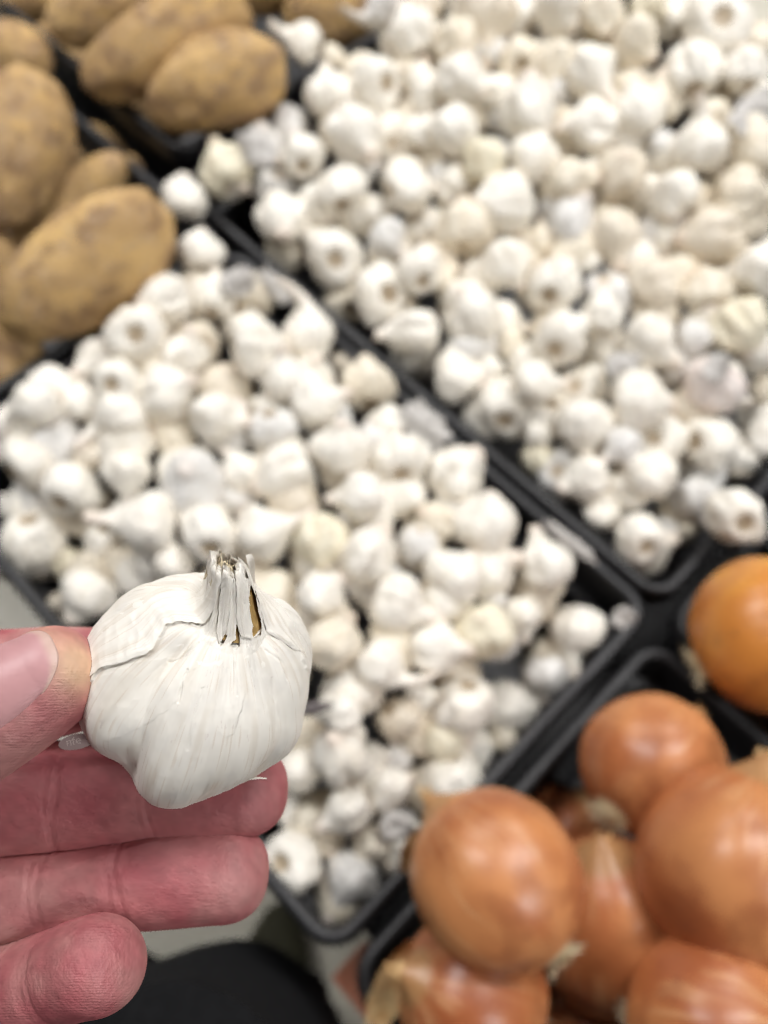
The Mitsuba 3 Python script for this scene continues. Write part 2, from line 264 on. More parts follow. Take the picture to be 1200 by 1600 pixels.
RIGHT = '''352 268 104 108 -10 s1 y|398 236 62 40 5 s0 g|440 338 108 -85 38 m w|474 245 84 90 -36 s1 w|530 301 98 100 -30 s4 w|523 401 108 100 -64 s2 w|594 461 108 160 -62 s5 w|656 424 90 100 -40 s0 w|603 371 72 -60 5 s3 g|
634 295 98 15 -22 s4 w|722 360 102 90 -12 s5 c|792 320 116 178 10 s2 w|790 411 94 -60 10 s4 w|742 497 106 118 32 m w|647 524 106 180 6 s3 w|710 589 98 0 6 s5 w|763 583 66 90 0 s0 w|789 636 112 80 -46 s2 w|
833 600 92 0 5 s1 w|873 532 112 60 -48 s3 w|914 660 104 -88 -4 s0 w|993 627 106 0 12 s5 w|1010 533 108 -40 22 s1 w|1112 600 112 100 60 s2 p|1107 691 104 0 -28 s5 w|974 697 76 210 5 s1 g|1018 744 104 150 0 s3 w|
1188 690 80 0 10 s0 w|1190 612 66 90 0 s1 c|1148 806 114 100 -70 s4 w|1083 775 92 -60 10 s1 g|917 747 96 200 5 s5 w|941 798 76 -50 5 s4 w|1000 841 98 100 -64 s2 w|842 717 74 -70 5 s3 y|966 276 104 90 70 m1 b|
1050 306 92 -100 15 s2 w|1040 370 60 -90 10 s0 w|1115 370 116 185 8 m b|1152 305 104 0 0 s3 c|960 368 104 -90 8 s1 b|893 348 94 60 35 s5 g|1188 428 112 60 10 s0 w|1020 447 112 20 8 s3 b|941 494 84 90 -5 s1 w|
868 445 104 60 -36 s4 w|915 408 56 70 10 s0 w|1103 457 88 90 -22 s5 c|1154 507 106 -60 15 m1 y|1082 528 72 0 0 s2 g|846 378 56 100 10 s1 c|944 22 84 -90 10 s2 c|940 48 70 -60 10 s0 y|1013 12 74 90 0 s1 y|
988 64 88 -45 5 s5 c|1118 42 132 60 -76 s3 w|1054 34 80 110 -10 s1 w|1186 70 80 0 0 s2 c|1168 112 90 90 -14 s4 w|922 114 96 -65 24 l2 w|1078 116 120 90 -22 m w|1090 232 104 89 20 l0 w|998 178 98 110 15 s0 w|
976 140 56 30 0 s1 c|927 194 98 180 8 s3 w|1032 232 64 0 5 s2 g|1176 233 104 0 10 s5 c|1192 162 74 90 0 s0 w|757 20 118 -88 8 l0 b|716 62 84 -70 24 m c|646 56 98 110 10 s4 w|873 10 98 -60 5 s2 w|876 52 84 -90 -10 s0 b|
812 92 80 90 -46 s1 c|864 102 92 -100 10 s5 c|722 125 98 -40 18 s2 w|757 148 78 -30 10 s3 w|662 142 84 10 -10 s5 w|710 202 98 -60 -10 s0 w|828 178 116 100 34 m w|778 186 66 0 0 s1 g|665 212 76 60 -5 s3 w|
830 246 94 0 10 s2 w|757 252 88 -80 12 s4 y|887 282 92 0 8 s5 c|600 14 80 218 10 l1 g|586 131 104 150 -48 s2 w|519 152 104 110 -15 s3 w|556 212 114 -60 26 s5 w|632 232 68 40 0 s1 b|690 278 62 0 0 s2 g|712 284 54 90 10 s0 w|
560 262 60 0 0 s1 c|520 92 50 110 0 s0 c|580 330 60 0 0 s3 w|690 440 60 40 0 s1 c|860 300 66 0 0 s0 c|1060 430 60 0 0 s2 b|1150 430 60 90 0 s1 b|960 560 60 0 0 s0 g|1060 560 60 0 0 s3 w|870 720 60 0 0 s1 w|1150 730 66 40 0 s3 b|1035 830 60 0 0 s0 g|800 540 60 90 0 s2 c|840 680 60 0 0 s4 w|690 250 60 90 0 s2 w|890 230 60 90 0 s4 b|1130 150 60 90 0 s4 b'''
def smooth01(a, b, x): t = np.clip((x - a) / (b - a), 0, 1); return t * t * (3 - 2 * t)
def heap_height(p, side):
    a, b = p @ U, p @ V
    if side == 'L':
        q = min(.01 - a, b + .02, .335 - b)
        h = -.032 + .066 * smooth01(.0, .12, q)
        return h + (max(0, .026 - h)) * smooth01(-.36, -.43, a)
    h = -.026 + .054 * smooth01(.0, .10, min(.012 - a, b - .285)) + .07 * smooth01(.05, .5, b - .30) * smooth01(-.02, .25, .012 - a)
    return h + max(0, .03 - h) * smooth01(-.47, -.53, a)
def settle(x, y, side, extra=0.0):
    h = 0.0
    for _ in range(6):
        p, t = hit(x, y, RIM + h); h = heap_height(p, side) + extra
    return hit(x, y, RIM + h)
bulbs = []
SIZE = {'L': .95, 'R': .86, 'P': .95}
for side, text in (('L', LEFT), ('R', RIGHT)):
    for row in text.replace('\n', '').split('|'):
        x, y, d, a, e, kind, tone = row.split()
        x, y, d = float(x), float(y), float(d)
        sunk = -.020 if d < 70 else (-.008 if d < 84 or tone in 'gb' else .0)
        sunk = {(1148, 806): .052}.get((x, y), sunk)
        p, t = settle(x, y, side, sunk + rng.uniform(-.004, .004))
        bulbs.append(dict(x=x, y=y, px=d, side=side, p=p, a=float(a), e=float(e), kind=kind, tone=tone, low=False, r=d * SIZE[side] * (p - CAM) @ (R @ [0, 0, 1]) / F / 2))
bulbs.append(dict(x=477, y=67, px=66, side='P', p=hit(477, 67, RIM + .035)[0], a=163, e=10, kind='l1', tone='w', low=False, r=.021))
# neighbours that would sink into each other move apart along the line of sight
for _ in range(30):
    for i, A in enumerate(bulbs):
        for B in bulbs[i + 1:]:
            dd = np.linalg.norm(A['p'] - B['p']); want = (A['r'] + B['r']) * .80
            if dd < want:
                s = .12 * (want - dd)
                up, dn = (A, B) if A['p'][2] > B['p'][2] else (B, A)
                va, vb = CAM - up['p'], CAM - dn['p']
                up['p'] = up['p'] + va / np.linalg.norm(va) * s * .6; dn['p'] = dn['p'] - vb / np.linalg.norm(vb) * s
for B in bulbs:
    B['r'] = B['px'] * SIZE[B['side']] * (B['p'] - CAM) @ (R @ [0, 0, 1]) / F / 2
# the layer below, seen through the gaps
for side, (a0, a1, b0, b1) in (('L', (-.425, -.012, .008, .250)), ('R', (-.52, -.012, .338, .70))):
    for i, a in enumerate(np.arange(a0, a1, .041)):
        for b in np.arange(b0 + (i % 2) * .02, b1, .043):
            p = on_crates(a + rng.uniform(-.006, .006), b + rng.uniform(-.006, .006), 0)
            p[2] = RIM + heap_height(p, side) - .026 + rng.uniform(-.006, .006)
            c = R.T @ (p - CAM); x, y = 600 + F * c[0] / c[2], 800 + F * c[1] / c[2]
            if not (-40 < x < 1240 and -40 < y < 1440) or (x < 420 and y > 930): continue
            bulbs.append(dict(x=x, y=y, px=90, side=side, p=p.copy(), a=rng.uniform(0, 360), e=rng.uniform(-60, 60), kind=rng.choice(['s0', 's1', 's2', 's3', 's4', 's5']), tone=rng.choice(list('wwcbg')), low=True, r=.0225))

def zone(B):
    x, y = B['x'], B['y']
    if B['side'] == 'P': return 'lying on the potatoes in the top crate'
    a, b = B['p'] @ U, B['p'] @ V
    if B['side'] == 'L':
        if a < -.36: return 'left crate beside biggest potato'
        if b > .235: return 'left crate along the divider'
        if a > -.09: return 'left crate nearest the onions'
        if x < 260: return 'left edge of left crate'
        if y > 860: return 'left crate beside held bulb'
        return 'middle of left crate'
    if y < 110: return 'top edge of right crate'
    if b < .365: return 'right crate along the divider'
    if a > -.08: return 'right crate near orange onion'
    if a < -.44: return 'right crate near the potatoes'
    if x > 1040: return 'right edge of right heap'
    if y < 330: return 'upper part of right heap'
    return 'middle of right heap'
TONE_WORD = {'w': 'white', 'c': 'cream', 'b': 'beige', 'g': 'greyish', 'y': 'yellowish', 'p': 'pinkish'}
def look(B):
    if B['low']: return 'half hidden ' + TONE_WORD[B['tone']] + ' garlic bulb below others,'
    k = B['kind']
    pre = {'l': 'long-necked ', 'm': 'lobed '}.get(k[0], '')
    suf = ', root end up,' if B['e'] < -40 else (', root end sideways,' if B['e'] < -18 else ',')
    size = 'big ' if B['px'] > 106 else ('small ' if B['px'] < 72 else '')
    return size + TONE_WORD[B['tone']] + ' ' + pre + 'garlic bulb' + suf
for B in bulbs: B['text'] = look(B) + ' ' + zone(B)
sets = {}
for B in bulbs: sets.setdefault(B['text'], []).append(B)
for text, s in sets.items():
    if len(s) == 1: continue
    s.sort(key=lambda B: B['x'])
    words = {2: ['leftmost', 'rightmost'], 3: ['leftmost', 'middle', 'rightmost']}.get(len(s)) or ['leftmost'] + [f'{w} from left' for w in ('second', 'third', 'fourth', 'fifth', 'sixth', 'seventh', 'eighth', 'ninth', 'tenth', 'eleventh', 'twelfth', 'thirteenth')][:len(s) - 2] + ['rightmost']
    if len(s) <= 14:
        for B, w in zip(s, words): B['text'] = text + ', ' + w
for B in bulbs:
    k = num('garlic_bulb')
    m = tw(B['p'], frame(cdir(B['a'], B['e']), B['x'] * 1.7), B['r'])
    scene[k] = {**bulb_ply(B['kind'], B['tone'], B['low']), 'to_world': m}
    if B['e'] < -18 and not B['low']: scene[k + '__root_plate'] = {**disc_ply[int(B['x']) % 2], 'to_world': m}
    tag(k, B['text'], 'garlic', {'L': 'garlic bulbs heaped in the left crate', 'R': 'garlic bulbs heaped in the right crate'}.get(B['side']))

# loose papery skins between the bulbs
def scrap(x, y, w, h, ang, side, up, label, mat='skin_scrap_mat', seed=0):
    nu, nv = 30, 24
    u, v = np.meshgrid(np.linspace(-1, 1, nu), np.linspace(-1, 1, nv))
    k = np.sqrt(np.clip(1 - .55 * u ** 2, 0, 1)); P = np.stack([u, v * k, .35 * u ** 2 - .3 * v ** 2], -1).reshape(-1, 3)
    P[:, :2] *= 1 + 1.0 * (vfbm(P * 2.2 + seed * 3.3, 3, seed)[:, None] - .5); P[:, 2] += .5 * (vnoise(P * 1.7 + seed, seed + 5) - .5)
    p, t = settle(x, y, side, up)
    s = (p - CAM) @ (R @ [0, 0, 1]) / F / 2
    c, sn = math.cos(math.radians(ang)), math.sin(math.radians(ang))
    rot = R @ np.array([[c, sn, 0], [-sn, c, 0], [0, 0, -1.0]])
    P = P * [w * s, h * s, min(w, h) * s]
    top, bot = P + [0, 0, .00015], P - [0, 0, .00015]
    f = grid_faces(nu, nv, False)
    key = num('garlic_skin'); scene[key] = {**mikit.ply(trimesh.Trimesh(np.vstack([top, bot]), np.vstack([f, f[:, ::-1] + len(P)]), process=False), mat, smooth=60), 'to_world': tw(p, rot)}
    tag(key, label, 'garlic skin')
scrap(662, 664, 90, 52, -35, 'L', .018, 'grey papery garlic skin flake beside the crate divider, above the left heap')
scrap(372, 440, 50, 46, 20, 'L', .016, 'pale grey garlic skin flake at the back of the left heap', seed=1)
scrap(430, 446, 66, 26, -50, 'L', .022, 'thin white strip of garlic skin at the back of the left heap', seed=2)
scrap(622, 1293, 56, 46, 10, 'L', .02, 'grey garlic skin flake beside the front onion', seed=3)
scrap(976, 968, 34, 38, 60, 'L', .028, 'small lilac grey garlic skin flake at the right corner of the left crate', seed=4)
scrap(892, 845, 96, 20, -38, 'L', .028, 'long beige strip of garlic skin lying on the divider rim', seed=5)
scrap(404, 232, 60, 50, -30, 'R', .025, 'bluish white garlic skin flake near the potato crate corner', seed=7)
scrap(1120, 575, 44, 36, 40, 'R', .03, 'grey curled garlic skin on the right heap', seed=8)
scrap(1180, 180, 80, 60, 40, 'R', .02, 'pale grey garlic skin near the upper right edge', seed=9)
scrap(975, 570, 50, 40, 10, 'R', .01, 'pale grey garlic skin deep in the right heap', seed=10)
scrap(420, 1180, 40, 36, 10, 'L', .01, 'white garlic skin beside the fingertip', seed=11)

# ------------------------------------------------------------------ potatoes
def potato(x, y, L, Wd, ang, h, label, seed, tilt=0):
    s = trimesh.creation.icosphere(subdivisions=5); P = np.array(s.vertices)
    P = P * np.array([1, 1, .92])
    P = np.sign(P) * np.abs(P) ** np.array([.92, 1, 1])
    P[:, 1:] *= (1 + .10 * P[:, :1])
    P *= 1 + .28 * (vfbm(P * 1.3 + seed * 5.1, 2, seed)[:, None] - .5)
    P *= 1 + .020 * (vfbm(P * 7 + seed, 3, seed)[:, None] - .5)
    g = np.random.default_rng(seed)
    for _ in range(9):                                   # eyes
        d = g.normal(size=3); d /= np.linalg.norm(d); q = np.linalg.norm(P / np.linalg.norm(P, axis=1, keepdims=True) - d, axis=1)
        P *= 1 - .035 * np.exp(-(q / .10) ** 2)[:, None]
    p, t = hit(x, y, RIM + h); c = t / F / 2
    z = cdir(ang, tilt); zz = -(p - CAM); zz -= z * (zz @ z); zz /= np.linalg.norm(zz)
    rot = np.stack([z, np.cross(zz, z), zz], 1)
    k = num('potato')
    scene[k] = {**mikit.ply(trimesh.Trimesh(P * [L * c, Wd * c, Wd * c * .92], s.faces, process=False), 'potato_mat', smooth=True), 'to_world': tw(p, rot)}
    tag(k, label, 'potato')
potato(133, 420, 318, 164, 35, .045, 'largest brown potato, its end touching the left garlic heap', 3)
potato(30, 234, 246, 146, 76, .035, 'upright brown potato at the left edge above the biggest one', 5)
potato(28, 88, 112, 92, 170, .0, 'small brown potato end at the left edge, high in the picture', 6)
potato(104, 325, 236, 76, 42, -.02, 'shaded brown potato between the biggest and the upright one', 7)
potato(150, 238, 110, 80, 150, -.06, 'dark potato low in the left crate beside the crate wall', 8)
potato(186, 282, 90, 70, 20, -.05, 'dark potato peeping out behind the biggest potato', 11)
potato(8, 560, 130, 110, 60, -.015, 'potato at the left edge under the biggest one', 9)
potato(-10, 420, 120, 100, 60, -.03, 'potato at the left edge half hidden behind the biggest one', 19)
potato(266, 66, 290, 128, 28, .045, 'long brown potato running up to the top edge', 10)
potato(343, 131, 226, 132, 20, .04, 'oval brown potato at the corner of the top crate', 12)
potato(148, 12, 160, 110, 30, .03, 'yellowish potato at the top edge left of the long one', 14)
potato(520, 18, 150, 130, 20, .0, 'dark brown potato behind the garlic bulb with the curved neck', 15)
potato(60, -6, 130, 70, 20, .0, 'potato cut off by the top edge at the far left', 16)
potato(420, -30, 190, 100, 10, -.01, 'shaded potato at the top edge behind the oval one', 17)
potato(240, 180, 160, 100, 30, -.075, 'shaded potato low in the top crate under the oval one', 18)
potato(90, 80, 160, 100, 130, -.09, 'shaded potato low in the left crate', 28)

# ------------------------------------------------------------------ onions
def onion(x, y, D, a, e, h, label, seed, squash=1.0, husk=0, mat='onion_mat'):
    nu, nv = 96, 64
    th = np.arange(nu) * 2 * np.pi / nu; f = np.linspace(-np.pi / 2 + .01, np.pi / 2 - .01, nv)
    r = np.cos(f) ** .92; z = np.sin(f) * squash
    z = z + .16 * np.clip((f - 1.15) / .4, 0, 1) ** 2 * 1.6 - .07 * np.clip((-f - 1.25) / .3, 0, 1) ** 2
    rr = r[:, None] * (1 + .012 * np.cos(7 * th + seed) + .02 * np.cos(2 * th + seed) + .012 * np.cos(3 * th))
    P = np.stack([rr * np.cos(th), rr * np.sin(th), np.repeat(z[:, None], nu, 1)], -1).reshape(-1, 3)
    P *= 1 + .06 * (vfbm(P * 1.2 + seed * 3.7, 2, seed)[:, None] - .5)
    uv = np.stack([np.repeat((np.abs(th / np.pi - 1) + seed * .37)[None], nv, 0).ravel(), np.repeat((f / (np.pi / 2))[:, None], nu, 1).ravel()], 1)
    p, t = hit(x, y, RIM + h); rad = D * t / F / 2
    m = tw(p, frame(cdir(a, e), seed), rad)
    k = num('onion')
    scene[k] = {**mikit.ply(trimesh.Trimesh(P, grid_faces(nu, nv), process=False), mat, smooth=True, uv=uv), 'to_world': m}
    g = np.random.default_rng(seed); parts = []
    for i in range(110):                                 # dry root tuft
        az, rr0 = g.uniform(0, 6.28), .17 * math.sqrt(g.random()); b = np.array([rr0 * math.cos(az), rr0 * math.sin(az), -squash - .05 + .02])
        d = np.array([math.cos(az) * .9, math.sin(az) * .9, -.5]) * g.uniform(.08, .22)
        parts.append(strip([b, b + d * .5 + g.normal(size=3) * .01, b + d + g.normal(size=3) * .02], .012))
    scene[k + '__root_tuft'] = {**mikit.ply(trimesh.util.concatenate(parts), 'tuft_mat'), 'to_world': m}
    parts = []
    for i in range(8 + husk):                            # dry papery neck
        az = g.uniform(0, 6.28); b = np.array([.10 * math.cos(az), .10 * math.sin(az), squash + .03]); o = np.array([math.cos(az), math.sin(az), 0])
        ln = g.uniform(.14, .28) * (1 + .05 * husk)
        parts.append(strip([b - [0, 0, .04], b + [0, 0, .10] - o * .03, b + np.array([0, 0, ln]) + o * g.uniform(-.10, .05)], .05))
    scene[k + '__dry_neck'] = {**mikit.ply(trimesh.util.concatenate(parts), 'husk_mat'), 'to_world': m}
    tag(k, label, 'onion')
def strip(pts, w):
    pts = np.array(pts, float); d = np.gradient(pts, axis=0); n = np.cross(d, [.37, .62, .7]); n /= np.linalg.norm(n, axis=1, keepdims=True) + 1e-9
    b = np.cross(d, n); b /= np.linalg.norm(b, axis=1, keepdims=True) + 1e-9
    ww = (w * np.linspace(1, .35, len(pts)))[:, None]
    ring = np.stack([pts + n * ww, pts + b * ww * .2, pts - n * ww, pts - b * ww * .2], 1)
    v = ring.reshape(-1, 3); return trimesh.Trimesh(v, grid_faces(4, len(pts)), process=False)
onion(1200, 992, 236, 30, 20, .045, 'bright orange onion at the right edge below the right garlic heap', 1, .95, mat='onion_gold_mat')
onion(1020, 1197, 224, 38, -24, .03, 'brown onion lying beside the crate corner, its pale root end at lower left', 2, .96)
onion(1146, 1356, 304, 70, -4, .07, 'biggest golden brown onion at the right edge', 3, .98)
onion(776, 1374, 258, 134, -22, .075, 'copper brown onion in front of the left garlic crate, root end at lower right', 4, 1.05, 6)
onion(954, 1446, 250, 100, 18, .01, 'shaded brown onion standing behind the copper and the biggest onion', 5, 1.1)
onion(738, 1556, 232, 150, 20, .035, 'onion with loose papery skin at the bottom edge', 6, 1.0, 10)
onion(1116, 1600, 262, 20, 40, .07, 'onion cut off by the bottom edge at the right', 7, 1.0)
onion(915, 1610, 170, 60, 20, -.03, 'dark reddish onion deep at the bottom edge', 8, 1.0)
onion(1150, 1130, 150, 250, -20, -.07, 'onion deep in shade between the orange and the biggest onion', 9, 1.0)
onion(870, 1330, 190, 60, 0, -.08, 'onion deep in shade behind the copper onion', 12, 1.0)
def husk(pts, w, h, label):
    P = [hit(x, y, RIM + h + dz)[0] for x, y, dz in pts]
    k = num('onion_skin'); n = 24; s = np.linspace(0, len(P) - 1, n); P = np.stack([np.interp(s, range(len(P)), np.array(P)[:, i]) for i in range(3)], 1)
    d = np.gradient(P, axis=0); b = np.cross(d, R @ [0, 0, 1]); b /= np.linalg.norm(b, axis=1, keepdims=True)
    ww = w * (.35 + np.sin(np.linspace(.2, 2.9, n)) * .65) * (1 + .3 * (vnoise(P * 90) - .5)); up = R @ [0, 0, -1]
    v = np.stack([P + b * (ww * q)[:, None] + up * (.5 * w * q * q) for q in (-1, -.5, 0, .5, 1)], 1).reshape(-1, 3)
    f = grid_faces(5, n, False); scene[k] = mikit.ply(trimesh.Trimesh(np.vstack([v, v + up * .0003]), np.vstack([f, f[:, ::-1] + len(v)]), process=False), 'husk_mat', smooth=60)
    tag(k, label, 'onion skin')
husk([(648, 1470, .03), (618, 1520, .03), (600, 1560, .02), (585, 1600, .01)], .010, .0, 'loose golden strip of onion skin hanging over the crate rim')
husk([(690, 1275, .03), (650, 1320, .03), (632, 1362, .01)], .007, .03, 'thin golden shred of onion skin between garlic and copper onion')

# ------------------------------------------------------------------ the held garlic bulb
C0 = np.array([315.0, 1075.0])
cen, unit = near(C0[0], C0[1], 0)
vz = CAM - cen; vz /= np.linalg.norm(vz); vx = R @ [1, 0, 0]; vx = vx - vz * (vx @ vz); vx /= np.linalg.norm(vx); vy = np.cross(vz, vx)
HB = np.stack([vx, vy, vz], 1) * unit                 # picture right, picture up, towards the lens, in pixel lengths
OUT = np.array('489,1023 485,1067 474,1115 470,1152 452,1177 419,1199 386,1221 335,1236 298,1252 261,1251 228,1232 211,1206 199,1186 159,1166 137,1133 130,1095 132,1050 140,1009 148,987 173,954 195,932 217,913 247,904 280,900 310,898 345,900 380,908 412,926 448,946 474,979 485,998'.replace(' ', ',').split(','), float).reshape(-1, 2) - C0
oa, orad = np.arctan2(-OUT[:, 1], OUT[:, 0]), np.hypot(*OUT.T)
o = np.argsort(oa); oa, orad = oa[o], orad[o]
oa3, or3 = np.r_[oa - 2 * np.pi, oa, oa + 2 * np.pi], np.tile(orad, 3)
AX = np.array([.20, .72, .66]); AX /= np.linalg.norm(AX)
E1 = np.array([0, -1.0, 0]); E1 = E1 - AX * (E1 @ AX); E1 /= np.linalg.norm(E1); E2 = np.cross(AX, E1)
NA, NB = 900, 620
al = np.arange(NA) * 2 * np.pi / NA
be = np.linspace(.004, np.pi - .004, NB)
RO = np.interp(al, oa3, or3); RO = np.real(np.fft.ifft(np.fft.fft(RO) * np.exp(-(np.fft.fftfreq(NA, 1 / NA) / 26) ** 2)))
sb_, cb_ = np.sin(be)[:, None], np.cos(be)[:, None]
DEP = np.where(cb_ > 0, 142.0, 92.0)
wob = np.clip(sb_ * 1.0, 0, 1) ** 2
ROm = RO[None] * wob + RO.mean() * (1 - wob)
rad = ((np.abs(sb_) / ROm) ** 2.15 + (np.abs(cb_) / DEP) ** 2.15) ** (-1 / 2.15)
DIR = np.stack([sb_ * np.cos(al), sb_ * np.sin(al), cb_ + 0 * al], -1).reshape(-1, 3)
rad = rad.ravel()
P = DIR * rad[:, None]
lam = np.arccos(np.clip(P @ AX / np.linalg.norm(P, axis=1), -1, 1)); psi = np.arctan2(P @ E2, P @ E1)
def psi_of(x, y):
    q = np.argmin((P[:, 0] - x + C0[0]) ** 2 + (P[:, 1] + y - C0[1]) ** 2 + np.where(P[:, 2] < -5, 1e6, 0)); return psi[q]
IX, IY = P[:, 0] + C0[0], C0[1] - P[:, 1]; front = smooth01(-10, 15, P[:, 2])
disp = np.zeros(len(P))
wl = smooth01(.33, .75, lam) * (1 - .5 * smooth01(2.2, 2.9, lam))
lob = 0
for (g0, dep, wd) in ((psi_of(208, 1194), 20, .20), (psi_of(404, 1208), 12, .17), (psi_of(484, 1075), 9, .15), (psi_of(135, 1090), 8, .2), (2.4, 10, .2), (-2.5, 10, .2), (psi_of(330, 1235), 3.0, .10)):
    dp = (psi - g0 + .10 * np.sin(lam * 3.1 + g0) + np.pi) % (2 * np.pi) - np.pi
    disp -= dep * np.exp(-np.abs(dp / wd) ** 1.4) * wl * np.where(np.abs(P[:, 2]) < 40, .35 + .65 * np.abs(P[:, 2]) / 40, 1)
disp += 2.3 * (vnoise(np.stack([np.cos(psi) * 3, np.sin(psi) * 3, lam * 1.3], 1), 3) - .5) * wl * front
disp += 1.8 * (vnoise(np.stack([np.cos(psi) * 9, np.sin(psi) * 9, lam * 1.1], 1), 4) - .5) * front * smooth01(.2, .5, lam)
disp += 1.1 * (vnoise(np.stack([np.cos(psi) * 26, np.sin(psi) * 26, lam * 2.0], 1), 5) - .5) * front
disp += 1.6 * (vfbm(np.stack([IX / 24, IY / 24, 0 * IX], 1), 3, 6) - .5) * front
jag = 9.0 * (vfbm(np.stack([IX / 13, IY / 13, 0 * IX], 1), 4, 8) - .5)
def sdf(poly):
    poly = np.array(poly, float); ring = shapely.Polygon(poly); inside = shapely.contains_xy(ring, IX, IY)
    a, b = poly, np.roll(poly, -1, 0); dm = np.full(len(IX), 1e9)
    for p0, p1 in zip(a, b):
        d = p1 - p0; t = np.clip(((IX - p0[0]) * d[0] + (IY - p0[1]) * d[1]) / (d @ d), 0, 1)
        dm = np.minimum(dm, np.hypot(IX - p0[0] - t * d[0], IY - p0[1] - t * d[1]))
    return np.where(inside, dm, -dm)
SHEETS = [([(329, 955), (322, 977), (306, 985), (283, 981), (260, 985), (251, 1005), (245, 1023), (228, 1028), (210, 1038), (185, 1042), (173, 1049), (150, 1068), (100, 1080), (60, 850), (330, 830)], 2.6, 2.6),
          ([(386, 1003), (400, 992), (424, 1002), (455, 1022), (470, 1044), (520, 1062), (560, 960), (450, 860), (388, 900)], 3.2, 2.0),
          ([(378, 1080), (371, 1110), (364, 1141), (349, 1141), (300, 1105), (252, 1160), (232, 1215), (100, 1190), (110, 1085), (250, 1032), (345, 1022)], 1.5, .5),
          ([(330, 1030), (292, 1056), (283, 1093), (262, 1110), (200, 1150), (90, 1150), (90, 1060), (180, 1056), (250, 1030), (300, 1008)], 1.1, .4)]
for poly, hgt, curl in SHEETS:
    fade = smooth01(.25, .6, vnoise(np.stack([IX / 40, IY / 40, 0 * IX + hgt], 1), 12))
    if hgt == 1.5: fade = np.exp(-(((IX - 366) / 16) ** 2 + ((IY - 1112) / 34) ** 2))
    if hgt == 2.6: fade = .45 + .55 * fade
    if hgt == 3.2: fade = fade * smooth01(485, 450, IX)
    if hgt == 1.1: fade = fade * .35
    q = sdf(poly) + jag
    disp += front * (hgt * (fade if hgt < 2 else .25 + .75 * fade) * smooth01(-1.3, 1.3, q) + curl * fade * np.exp(-(np.maximum(q, 0) / 7) ** 2) * (q > -.9) * smooth01(-1.3, 1.3, q))
for line, dep in (([(294, 1050), (288, 1066), (284, 1094)], 2.2), ([(308, 1010), (282, 1030), (262, 1034)], 2.0), ([(405, 1020), (428, 1036), (440, 1062)], 1.6), ([(318, 1075), (305, 1120), (300, 1160)], .9), ([(420, 1060), (432, 1110), (430, 1150)], 1.2), ([(360, 1040), (365, 1085)], 1.0), ([(238, 930), (280, 936), (312, 930)], 1.2), ([(190, 965), (240, 958), (300, 962)], 1.0)):
    q = np.full(len(IX), 1e9); line = np.array(line, float)
    for p0, p1 in zip(line[:-1], line[1:]):
        d = p1 - p0; t = np.clip(((IX - p0[0]) * d[0] + (IY - p0[1]) * d[1]) / (d @ d), 0, 1)
        q = np.minimum(q, np.hypot(IX - p0[0] - t * d[0], IY - p0[1] - t * d[1]))
    disp -= dep * np.exp(-((q + jag * .25) / 1.6) ** 2) * front
disp += -20 * np.exp(-(lam / .36) ** 4)                               # the hollow that the neck stands in
P = P + DIR * disp[:, None]
huv = np.stack([np.abs(psi) / np.pi + .3 * np.sign(psi) * 0, lam / np.pi * 3], 1)
Wd = P @ HB.T + cen
scene['held_garlic_bulb'] = mikit.ply(trimesh.Trimesh(Wd, grid_faces(NA, NB)[:, ::-1], process=False), 'hero_skin_mat', smooth=True, uv=huv)
tag('held_garlic_bulb', 'large white garlic bulb held up between thumb and fingers, sharp in front', 'garlic')
